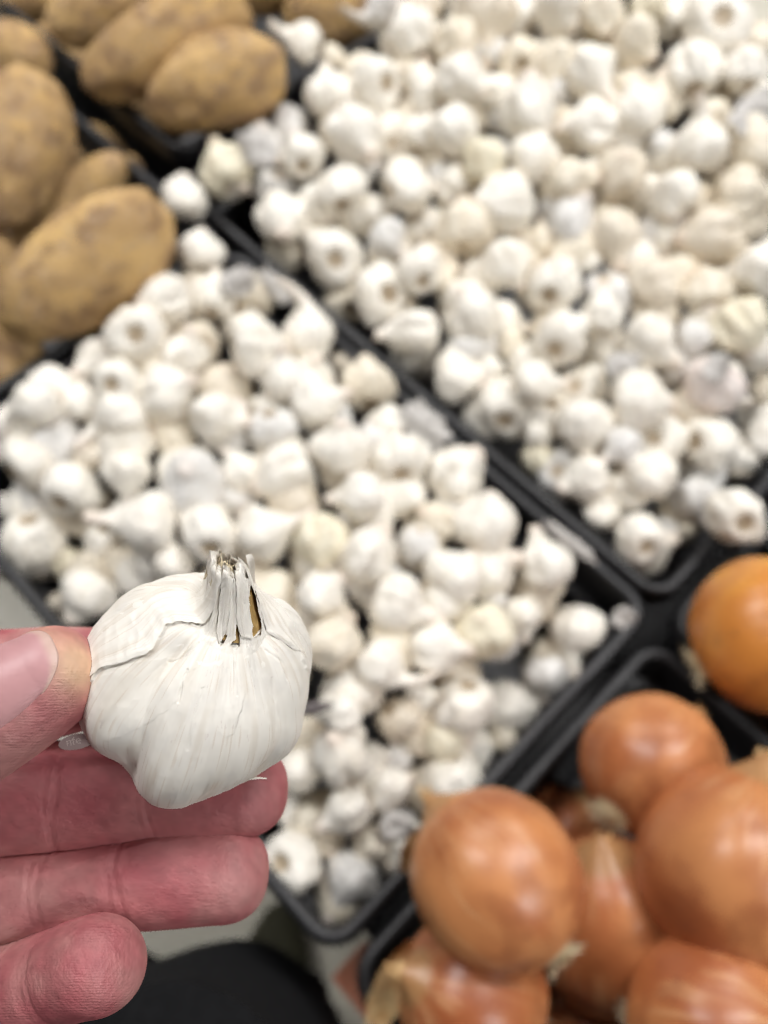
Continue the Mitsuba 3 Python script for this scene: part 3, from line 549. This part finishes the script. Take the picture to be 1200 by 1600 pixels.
# its dry neck: pleated papery sheath with torn top and slits, an inner sheath, a brown core
from scipy.spatial import cKDTree
TREE = cKDTree(P / np.linalg.norm(P, axis=1, keepdims=True))
base = AX * 146.0; SURF = [P]
def sheath(scale, hmin, hmax, seed, slits, pleat, jagt, jagb, nu=520, nv=150):
    th = np.arange(nu) * 2 * np.pi / nu; ps = (th + np.pi) % (2 * np.pi) - np.pi
    t = np.linspace(0, 1, nv)[:, None]
    c = np.stack([np.cos(th), np.sin(th), 0 * th], 1)
    lo = hmin + jagb * (vfbm(c * 7 + seed, 2, seed) - .5); hi = hmax + jagt * (vfbm(c * 4 + seed, 4, seed + 1) - .5) + .5 * jagt * (vnoise(c * 17, seed + 6) - .5)
    h = lo + (hi - lo) * t
    side = .5 + .5 * np.sin(th)[None]
    r = 26 + 20 * np.clip(1 - h / 100, 0, 1) * (.15 + .95 * side) + (40 + 10 * side) * np.exp(-(h + 24) / (22 + 10 * side))
    pl = vnoise(c * 3.2 + seed * 2.1, seed + 2)[None] * 1.0 + .55 * vnoise(c * 8 + seed, seed + 3)[None] + .12 * vnoise(c * 22, seed + 4)[None] - .83
    r = (r + pleat * pl * smooth01(-14, 25, h) * 2.2 + 1.2 * (vnoise(np.stack([np.cos(ps) * 9 + 0 * h, np.sin(ps) * 9 + 0 * h, h / 18], -1), seed) - .5)) * scale
    r = r - 7 * smooth01(.9, 1.0, t) * scale
    Q = base + h[..., None] * AX + r[..., None] * (np.cos(th)[:, None] * E1 + np.sin(th)[:, None] * E2)
    Q = Q + np.array([-.0, 0, 0]) + (np.clip(h, 0, None) / 120)[..., None] ** 1.5 * np.array([-31.0, 0, 0])
    Q = Q.reshape(-1, 3); f = grid_faces(nu, nv)
    if jagb > 6:                                           # the torn lower edge lies down on the bulb
        ln = np.linalg.norm(Q, axis=1); body = np.linalg.norm(P, axis=1)[TREE.query(Q / ln[:, None])[1]]
        hh = h.ravel(); w = smooth01(16, -12, hh); lift = body + 2.4 * (vnoise(Q / 11, 7) - .58) * 2 + np.maximum(hh + 14, 0) * .5
        Q = Q * ((ln * (1 - w) + np.minimum(ln, lift) * w) / ln)[:, None]
    x, y = Q[:, 0] + C0[0], C0[1] - Q[:, 1]; facing = (np.cos(ps)[None] > -.1).repeat(nv, 0).ravel()
    x = x + 2.2 * (vfbm(Q / 5, 2, seed) - .5); y = y + 2.2 * (vfbm(Q / 5 + 9, 2, seed) - .5)
    bad = np.zeros(len(Q), bool)
    for s in slits: bad |= shapely.contains_xy(shapely.Polygon(s), x, y) & facing
    f = f[~bad[f].any(1)]
    return Q, f, np.stack([np.abs(ps)[None].repeat(nv, 0).ravel() / np.pi * .6 + .2, (h / 60).ravel()], 1)
SL = [[(378, 931), (383, 935), (388, 950), (391, 965), (397, 983), (396, 999), (387, 1004), (382, 995), (385, 989), (379, 970), (376, 946)],
      [(360, 986), (365, 1001), (366, 1015), (359, 1022), (352, 1015), (360, 1007)], [(342, 1000), (347, 1002), (344, 1010), (338, 1018)], [(366, 905), (369, 905), (374, 920), (370, 921)]]
for nm, args, mat in (('neck_sheath', (1, -27, 97, 3, SL, 4.2, 34, 14), 'hero_skin_mat'), ('inner_sheath', (.92, 6, 86, 5, [list(shapely.Polygon(q).buffer(4).exterior.coords) for q in SL], 2.6, 34, 6), 'hero_skin_mat'), ('inner_sheath_001', (.80, 40, 86, 9, [], 3.0, 26, 4, 300, 60), 'hero_skin_mat'), ('stem_core', (.86, -6, 58, 8, [], 1.5, 10, 0, 200, 60), 'stem_core_mat')):
    Q, f, uvq = sheath(*args)
    if nm == 'neck_sheath': SURF.append(Q[np.unique(f)])
    key = 'held_garlic_bulb__' + nm
    scene[key] = mikit.ply(trimesh.Trimesh(Q @ HB.T + cen, f, process=False), mat, smooth=True, uv=uvq)
g = np.random.default_rng(4); fib = []
for i in range(64):
    az = g.uniform(0, 6.28); rr = g.uniform(4, 22); b = base + AX * g.uniform(72, 84) + rr * (math.cos(az) * E1 + math.sin(az) * E2) + np.array([-24, 0, 0])
    d = AX * g.uniform(4, 15) + g.normal(size=3) * 6
    fib.append(strip([b - AX * 14, b + d * .5 + g.normal(size=3) * 1.5, b + d], 2.4))
fm = trimesh.util.concatenate(fib); scene['held_garlic_bulb__neck_fibres'] = mikit.ply(trimesh.Trimesh(np.array(fm.vertices) @ HB.T + cen, fm.faces, process=False), 'tuft_mat')
# torn outer skins that run from the neck over the shoulders, and loose strips on the neck
SURF = np.vstack(SURF); SURF = SURF[SURF[:, 2] > 0]; T2 = cKDTree(SURF[:, :2])
def patch(fr, bk, lift_f, lift_b, name, seed, jag=4.0, ns=150, nt=40, bulge=2.0):
    def res(K):
        K = np.array(K, float); q = np.r_[0, np.cumsum(np.hypot(*np.diff(K, axis=0).T))]; u = np.linspace(0, q[-1], ns)
        from scipy.interpolate import PchipInterpolator
        return np.column_stack([PchipInterpolator(q, K[:, 0])(u), PchipInterpolator(q, K[:, 1])(u)])
    A, B = res(fr), res(bk); t = np.linspace(0, 1, nt)
    q = np.arange(ns) / ns * 9
    wav = jag * (vfbm(np.stack([q * 1.6, 0 * q, 0 * q + seed], 1), 4, seed) - .5)
    d = B - A; d /= np.linalg.norm(d, axis=1, keepdims=True) + 1e-6; A = A + d * wav[:, None]
    XY = A[:, None] * (1 - t)[None, :, None] + B[:, None] * t[None, :, None]
    ep = jag * .8 * (vfbm(np.stack([0 * t, t * 6, 0 * t + seed], 1), 3, seed + 1) - .5)
    XY[-1, :, 1] += ep; XY[0, :, 1] += ep
    loc = np.stack([XY[..., 0] - C0[0], C0[1] - XY[..., 1]], -1)
    dist, idx = T2.query(loc.reshape(-1, 2), k=24); z = np.where(dist < 4.5, SURF[idx, 2], -1e9).max(1); z = np.where(z < -1e8, SURF[idx[:, 0], 2], z).reshape(ns, nt)
    from scipy.ndimage import gaussian_filter
    z = gaussian_filter(z, (5, 3), mode='nearest')
    lf = np.array(lift_f)[None] if np.ndim(lift_f) == 0 else np.interp(np.linspace(0, 1, ns), np.linspace(0, 1, len(lift_f)), lift_f)
    z = z + (lf[:, None] * (1 - t)[None] ** 1.5 + lift_b * t[None]) + bulge * np.sin(np.pi * t)[None] + 1.6 * (vnoise(np.stack([XY[..., 0] / 7, XY[..., 1] / 16, 0 * z + seed], -1), seed) - .5)
    V_ = np.concatenate([loc, z[..., None]], -1).reshape(-1, 3); f = grid_faces(nt, ns, False)
    V2 = np.vstack([V_, V_ - [0, 0, .5]])
    uvp = np.stack([np.tile(t * .22 + seed, ns), np.repeat(np.linspace(0, 1.2, ns), nt)], 1)
    key = 'held_garlic_bulb__' + name
    while key in scene: key = 'held_garlic_bulb__' + num(name)
    scene[key] = mikit.ply(trimesh.Trimesh(V2 @ HB.T + cen, np.vstack([f, f[:, ::-1] + len(V_)]), process=False), 'hero_skin_mat', smooth=True, uv=np.vstack([uvp, uvp]))
used['skin_strip'] = used['torn_skin'] = 1
patch([(331, 885), (333, 910), (332, 945), (326, 968), (309, 982), (285, 982), (262, 987), (252, 1004), (243, 1022), (212, 1037), (172, 1049), (150, 1062)],
      [(317, 884), (312, 905), (306, 925), (296, 932), (280, 925), (262, 925), (240, 932), (222, 945), (200, 958), (180, 975), (160, 995), (148, 1020)], [2, 3, 4, 5, 4.5, 3.6, 3, 3, 2.2, 1.5], -2.5, 'torn_skin', 3, 9, 260, 60)
patch([(369, 886), (377, 906), (386, 932), (394, 955), (401, 980), (410, 996), (424, 1004), (446, 1018)], [(378, 883), (391, 904), (409, 930), (424, 945), (440, 962), (452, 980), (462, 1000), (472, 1022)], [3, 4, 5, 4, 3, 1.5, 0], -2.5, 'torn_skin', 5, 5)
patch([(337, 892), (336, 930), (334, 965), (333, 995), (337, 1014)], [(352, 890), (352, 925), (350, 955), (348, 980), (346, 996)], 4, 1.5, 'skin_strip', 7, 4, 110, 24)
patch([(355, 898), (356, 930), (357, 955), (361, 980), (367, 1004)], [(371, 905), (373, 930), (375, 952), (380, 975), (384, 1004)], 3.5, 3, 'skin_strip', 9, 5, 110, 24)
labels['held_garlic_bulb__stem_core'] = {'label': 'brown dry stem inside the torn neck'}
brb = strip([np.array([78, -136, 10.0]), np.array([92, -135, 14]), np.array([104, -136, 16])], 3.0)
scene['held_garlic_bulb__skin_shred'] = mikit.ply(trimesh.Trimesh(np.array(brb.vertices) @ HB.T + cen, brb.faces, process=False), 'hero_skin_mat', uv=np.zeros((len(brb.vertices), 2)))

# ------------------------------------------------------------------ the person: left hand, black clothes
def spline(K, n):
    K = np.array(K, float); s = np.r_[0, np.cumsum(np.linalg.norm(np.diff(K[:, :3], axis=0), axis=1))]
    from scipy.interpolate import PchipInterpolator, CubicSpline
    q = np.linspace(0, s[-1], n)
    return np.column_stack([CubicSpline(s, K[:, :3])(q), PchipInterpolator(s, K[:, 3])(q)]), q
def loft(K, n=170, nu=112, creases=(), flat=1.0, pad=None, cap=1.0, want=False):
    """K: x, y, d, r in picture units. Returns (vertices, faces, arc, palmar weight)."""
    Pm = []
    for x, y, d, r in K:
        p, u = near(x, y, d); Pm.append([*p, r * u])
    S, q = spline(Pm, n)
    L = q[-1]; tip = S[-1, 3]
    ncap = 34
    c, r = S[:, :3], S[:, 3]
    dirn = np.gradient(c, axis=0); dirn /= np.linalg.norm(dirn, axis=1, keepdims=True)
    a = np.linspace(0, np.pi / 2, ncap + 1)[1:]
    cc = c[-1] + dirn[-1] * (tip * cap * np.sin(a) ** .95)[:, None]; rr = tip * np.maximum(np.cos(a), 0) ** .80; rr[-1] = tip * .004
    c = np.vstack([c, cc]); r = np.r_[r, rr]; dirn = np.vstack([dirn, np.repeat(dirn[-1:], ncap, 0)]); q = np.r_[q, L + tip * np.sin(a)]
    to = CAM - c; to -= dirn * np.sum(to * dirn, 1, keepdims=True); to /= np.linalg.norm(to, axis=1, keepdims=True)
    sd = np.cross(dirn, to)
    th = np.arange(nu) * 2 * np.pi / nu
    palm = np.cos(th)
    R2 = np.repeat(r[:, None], nu, 1)
    for pos, dep, wd in creases:                     # position from the tip, in picture units of length
        w = np.exp(-(((q[:, None] - (L - pos * unit) + .0006 * np.sin(th * 3 + pos)) / (wd * unit)) ** 2)) * smooth01(-.35, .5, palm)[None]
        R2 = R2 * (1 - dep * w)
    if pad:
        for pos, hgt, wd in pad:
            R2 = R2 * (1 + hgt * np.exp(-(((q - (L - pos * unit)) / (wd * unit)) ** 2))[:, None] * smooth01(-.2, 1, palm)[None])
    X = c[:, None] + R2[..., None] * (np.cos(th)[None, :, None] * to[:, None] * flat + np.sin(th)[None, :, None] * sd[:, None])
    back, end = c[0] - dirn[0] * r[0] * .3, c[-1]
    V_ = np.vstack([X.reshape(-1, 3), back, end]); m = len(c); i = np.arange(nu)
    if want: return c, r, dirn, to, sd, q - L
    Fc = np.vstack([grid_faces(nu, m), np.stack([(i + 1) % nu, i, np.full(nu, len(V_) - 2)], 1), np.stack([(m - 1) * nu + i, (m - 1) * nu + (i + 1) % nu, np.full(nu, len(V_) - 1)], 1)])
    return V_, Fc
def solid(vf):
    t = trimesh.Trimesh(vf[0], vf[1], process=False)
    if t.volume < 0: t.invert()
    return m3.Manifold(m3.Mesh(np.array(t.vertices, np.float32), np.array(t.faces, np.uint32)))
RING = [(-420, 1430, 160, 82), (-250, 1424, 112, 82), (-60, 1408, 108, 73), (60, 1398, 112, 71), (140, 1388, 112, 70), (200, 1377, 110, 74), (280, 1366, 108, 77), (345, 1364, 108, 74)]
MIDDLE = [(-420, 1290, 120, 84), (-250, 1276, 112, 88), (-60, 1252, 132, 88), (80, 1243, 142, 84), (220, 1241, 146, 77), (320, 1236, 142, 76), (378, 1234, 140, 71)]
INDEX = [(-420, 1140, 110, 86), (-220, 1080, 135, 82), (-60, 1078, 150, 92), (50, 1070, 156, 89), (130, 1060, 158, 80), (190, 1056, 156, 70)]
LITTLE = [(-420, 1560, 150, 76), (-250, 1575, 120, 74), (-70, 1562, 72, 70), (30, 1545, 40, 70), (100, 1522, 2, 72), (150, 1508, -34, 74)]
THUMB = [(-440, 1420, 60, 96), (-320, 1345, 0, 98), (-180, 1240, -50, 96), (-70, 1153, -72, 96), (14, 1100, -78, 91), (76, 1062, -72, 81)]
fing = [solid(loft(RING, creases=((147, .036, 3.5), (158, .030, 3.5), (168, .014, 3), (139, .012, 3), (152, .018, 22), (285, .034, 4), (298, .020, 4), (306, .012, 3)), pad=((60, .02, 60), (220, .03, 45)))),
        solid(loft(MIDDLE, creases=((140, .034, 4), (152, .020, 4), (300, .034, 4), (310, .018, 3)), pad=((60, .02, 60),))),
        solid(loft(INDEX)),
        solid(loft(LITTLE, creases=((80, .045, 4), (88, .018, 2.5), (94, .018, 2.5), (100, .016, 2.5), (106, .014, 2.5), (85, .035, 18), (165, .035, 4), (176, .022, 3), (186, .016, 3)), pad=((20, .02, 50),), cap=1.0)),
        solid(loft(THUMB, creases=(), flat=.90))]
def ball(x, y, d, r):
    p, u = near(x, y, d); return m3.Manifold.sphere(r * u, 40).translate(p.tolist())
def hull(*b): return m3.Manifold.batch_hull([ball(*q) for q in b])
palm = hull((-430, 1140, 140, 92), (-430, 1290, 150, 90), (-430, 1430, 160, 86), (-430, 1560, 160, 80), (-760, 1200, 220, 95), (-760, 1480, 240, 95), (-980, 1300, 240, 100), (-980, 1420, 250, 100))
palm += hull((-440, 1420, 60, 96), (-760, 1420, 170, 110), (-700, 1250, 170, 100))
palm += hull((-970, 1310, 240, 98), (-970, 1410, 250, 98), (-1500, 1500, 330, 130))
hand = palm
for s in fing: hand = hand + s
hm = hand.to_mesh(); hv, hf = np.array(hm.vert_properties[:, :3], float), np.array(hm.tri_verts)
ht = trimesh.Trimesh(hv, hf, process=True)
hv = np.array(ht.vertices)
cc = (R.T @ (hv - CAM).T).T; hx, hy, hd = 600 + F * cc[:, 0] / cc[:, 2], 800 + F * cc[:, 1] / cc[:, 2], (cc[:, 2] / T0 - 1) * F
pink, red, pale, tan = np.array([.42, .170, .166]), np.array([.36, .092, .106]), np.array([.47, .24, .222]), np.array([.52, .325, .21])
def bl(Cc, col, w): return Cc * (1 - w[:, None]) + col * w[:, None]
blot = vfbm(np.stack([hx / 70, hy / 70, hd / 70], 1), 3, 2); fine = vfbm(np.stack([hx / 16, hy / 16, hd / 16], 1), 2, 3)
Cc = np.repeat(pink[None], len(hv), 0)
Cc = bl(Cc, red, np.clip((blot - .44) * 3.4, 0, .9)); Cc = bl(Cc, pale, np.clip((.46 - blot) * 3.4, 0, .8))
def spot(x, y, d, r): return np.exp(-(((hx - x) / r) ** 2 + ((hy - y) / r) ** 2 + ((hd - d) / r) ** 2))
for x, y, d, r, w in ((250, 1385, 40, 75, .75), (350, 1240, 80, 110, .8), (160, 1230, 80, 100, .7), (60, 1260, 80, 90, .6), (190, 1480, -90, 50, .35), (210, 1400, 60, 60, .4), (80, 1120, -130, 45, .5)): Cc = bl(Cc, red, w * spot(x, y, d, r))
for x, y, d, r, w in ((360, 1330, 50, 50, .3), (150, 1460, -95, 36, .4), (20, 1440, 60, 80, .3), (-10, 1190, -140, 90, .6)): Cc = bl(Cc, pale, w * spot(x, y, d, r))
Cc = bl(Cc, tan, np.clip(1.25 * spot(122, 1040, -110, 46), 0, 1)); Cc = bl(Cc, tan, .5 * spot(60, 1000, -100, 50))
Cc = Cc * (1 + .34 * (fine - .5))[:, None]
huv2 = np.stack([hx / 100, hy / 100], 1)
scene['person__hand'] = mikit.ply(trimesh.Trimesh(hv, ht.faces, process=False), 'skin_mat', smooth=True, color=np.clip(Cc, 0, 1), uv=huv2)
labels['person__hand'] = {'label': 'pink left hand, thumb and fingers closed round the bulb'}
tag('person', 'person in black clothes whose left hand holds up the garlic bulb', 'person')
# thumb nail: a curved plate seated in the back of the thumb
tc, tr_, td, tt, tsd, tq = loft(THUMB, flat=.90, want=True)
if (R.T @ tsd[150])[1] > 0: tsd = -tsd
nu, nv = 56, 72
uu, ww = np.meshgrid(np.linspace(-1, 1, nu), np.linspace(0, 1, nv))
def nail(lift):
    ang = math.radians(36) + np.radians(53) * uu * (.86 + .14 * np.sin(np.pi * np.clip(ww + .1, 0, 1)))
    along = (-150 + ww * 194 - 44 * ww ** 3 * np.abs(uu) ** 3.2 + 14 * (1 - ww) * uu ** 2) * unit
    q = along.ravel(); f = lambda A: np.stack([np.interp(q, tq, A[:, i]) for i in range(3)], 1).reshape(nv, nu, 3)
    r0 = np.interp(q, tq, tr_).reshape(nv, nu); r0 = np.maximum(r0, .80 * tr_[169])
    e = lift - 3.2 * np.abs(uu) ** 8 - 3.0 * (1 - ww) ** 8
    n_ = .90 * np.cos(ang)[..., None] * f(tt) + np.sin(ang)[..., None] * f(tsd)
    return f(tc) + (r0 + e * unit)[..., None] * n_
NT, NBt = nail(2.6).reshape(-1, 3), nail(-2.0).reshape(-1, 3)
fN = grid_faces(nu, nv, False); nw, nu_ = ww.ravel(), uu.ravel()
edge = []
for idx in (np.arange(nu), np.arange(nu * (nv - 1), nu * nv), np.arange(nv) * nu, np.arange(nv) * nu + nu - 1):
    edge.append(np.vstack([np.stack([idx[:-1], idx[1:], idx[1:] + nu * nv], 1), np.stack([idx[:-1], idx[1:] + nu * nv, idx[:-1] + nu * nv], 1)]))
nc = np.repeat(np.array([[.45, .235, .24]]), nu * nv, 0)
nc = bl(nc, np.array([.50, .36, .36]), smooth01(.24, .12, nw)); nc = bl(nc, np.array([.50, .355, .29]), smooth01(.90, .97, nw) * .8)
scene['person__thumb_nail'] = mikit.ply(trimesh.Trimesh(np.vstack([NT, NBt]), np.vstack([fN, fN[:, ::-1] + nu * nv] + edge), process=False), 'nail_mat', smooth=True, color=np.vstack([nc, nc]))
# clothes
def tube(pts, rr, flat=1.0, nu=40, n=60):
    S, q = spline(np.column_stack([pts, rr]), n); c, r = S[:, :3], S[:, 3]
    d = np.gradient(c, axis=0); d /= np.linalg.norm(d, axis=1, keepdims=True)
    a = np.cross(d, [.1, 1, .05]); a /= np.linalg.norm(a, axis=1, keepdims=True); b = np.cross(d, a); th = np.arange(nu) * 2 * np.pi / nu
    X = c[:, None] + r[:, None, None] * (np.cos(th)[None, :, None] * a[:, None] + flat * np.sin(th)[None, :, None] * b[:, None])
    X = X * 1.0; V_ = np.vstack([X.reshape(-1, 3), c[0], c[-1]]); i = np.arange(nu); m = n
    V_[:n * nu] += (.008 * (vfbm(V_[:n * nu] * 14, 3, 5) - .5))[:, None]
    return V_, np.vstack([grid_faces(nu, m), np.stack([(i + 1) % nu, i, np.full(nu, len(V_) - 2)], 1), np.stack([(m - 1) * nu + i, (m - 1) * nu + (i + 1) % nu, np.full(nu, len(V_) - 1)], 1)])
wr = near(-1150, 1430, 270)[0]
elbow, shoulder = np.array([-.47, -.10, 1.10]), np.array([-.40, -.27, 1.36])
jk = solid(tube([(-.17, -.205, .84), (-.17, -.22, 1.02), (-.17, -.25, 1.22), (-.17, -.25, 1.40)], [.185, .185, .195, .18], .72))
jk += solid(tube([wr, (wr + elbow) / 2 + [0, 0, -.01], elbow], [.045, .052, .060])) + solid(tube([elbow, (elbow + shoulder) / 2, shoulder], [.060, .066, .080])) + m3.Manifold.sphere(.062, 32).translate(elbow.tolist())
jm = jk.to_mesh(); scene['person__jacket'] = mikit.ply((np.array(jm.vert_properties[:, :3], float), np.array(jm.tri_verts)), 'cloth_mat', smooth=50)
tr = solid(tube([(-.17, -.195, .95), (-.17, -.195, .80)], [.185, .185], .72))
tr += solid(tube([(-.085, -.135, .86), (-.085, -.115, .6), (-.088, -.125, .35), (-.095, -.15, .07)], [.098, .090, .080, .075])) + solid(tube([(-.255, -.135, .86), (-.255, -.113, .6), (-.26, -.125, .35), (-.265, -.15, .07)], [.098, .090, .080, .075]))
tr += m3.Manifold.batch_hull([m3.Manifold.sphere(.032, 32).translate((x, y, z)) for x in (-.30, -.045) for y in (-.082, -.20) for z in (.40, .84)])
tm = tr.refine_to_length(.012).to_mesh(); tv = np.array(tm.vert_properties[:, :3], float); tv[:, 1] += .020 * (vfbm(tv * [16, 5, 6], 3, 5) - .5); tv[:, 0] += .012 * (vfbm(tv * [9, 9, 7], 3, 6) - .5); scene['person__trousers'] = mikit.ply((tv, np.array(tm.tri_verts)), 'cloth_mat', smooth=50)
for x in (-.10, -.27):
    dy = 0 if x == -.10 else -.09
    sh = m3.Manifold.batch_hull([m3.Manifold.sphere(r, 32).translate((q[0], q[1] + dy, q[2])) for r, q in ((.042, (x, -.22, .044)), (.046, (x - .012, -.09, .048)), (.040, (x + .012, -.07, .042)), (.030, (x + .004, -.022, .032)))])
    so = sh.trim_by_plane((0, 0, 1), .004).to_mesh(); k = 'person__shoe' + ('' if x == -.10 else '_001')
    scene[k] = mikit.ply((np.array(so.vert_properties[:, :3], float), np.array(so.tri_verts)), 'shoe_mat', smooth=50)

# clear sticker between thumb and middle finger, with its pale print
sp, su = near(120, 1159, 6); a = math.radians(10)
sx = R @ np.array([math.cos(a), -math.sin(a), .1]); sx /= np.linalg.norm(sx); sz = CAM - sp + R @ [0, .05, 0]; sz -= sx * (sz @ sx); sz /= np.linalg.norm(sz); SR = np.stack([sx, np.cross(sz, sx), sz], 1)
ov = m3.Manifold(m3.Mesh(*(lambda q: (np.array(q.vertices, np.float32), np.array(q.faces, np.uint32)))(trimesh.creation.cylinder(radius=1, height=2, sections=64))))
sm = ov.scale((28 * su, 12 * su, .00012)).to_mesh(); scene['sticker'] = {**mikit.ply((np.array(sm.vert_properties[:, :3], float), np.array(sm.tri_verts)), 'sticker_mat'), 'to_world': tw(sp, SR)}
tag('sticker', 'small clear oval sticker with pale lettering between thumb and middle finger', 'sticker')
tx = text_mesh('nfe', 11 * su, .00008); tx.apply_translation([-16 * su, -3 * su, .00013]); scene['sticker__lettering'] = {**mikit.ply(tx, 'print_mat'), 'to_world': tw(sp, SR)}
# dark scrap beside the held bulb
p, t = hit(492, 1110, RIM + .052); dk = m3.Manifold.batch_hull([m3.Manifold.sphere(r, 20).translate(q) for r, q in ((.0035, (-.010, 0, 0)), (.0045, (-.002, .001, 0)), (.0022, (.009, .003, .001)))]).to_mesh()
scene['dark_scrap'] = {**mikit.ply((np.array(dk.vert_properties[:, :3], float), np.array(dk.tri_verts)), pri(rgb(.09, .075, .075), .5), smooth=50), 'to_world': tw(p, R @ np.diag([1, -1, -1.0]))}
tag('dark_scrap', 'small dark grey scrap on the garlic just right of the held bulb', 'scrap')
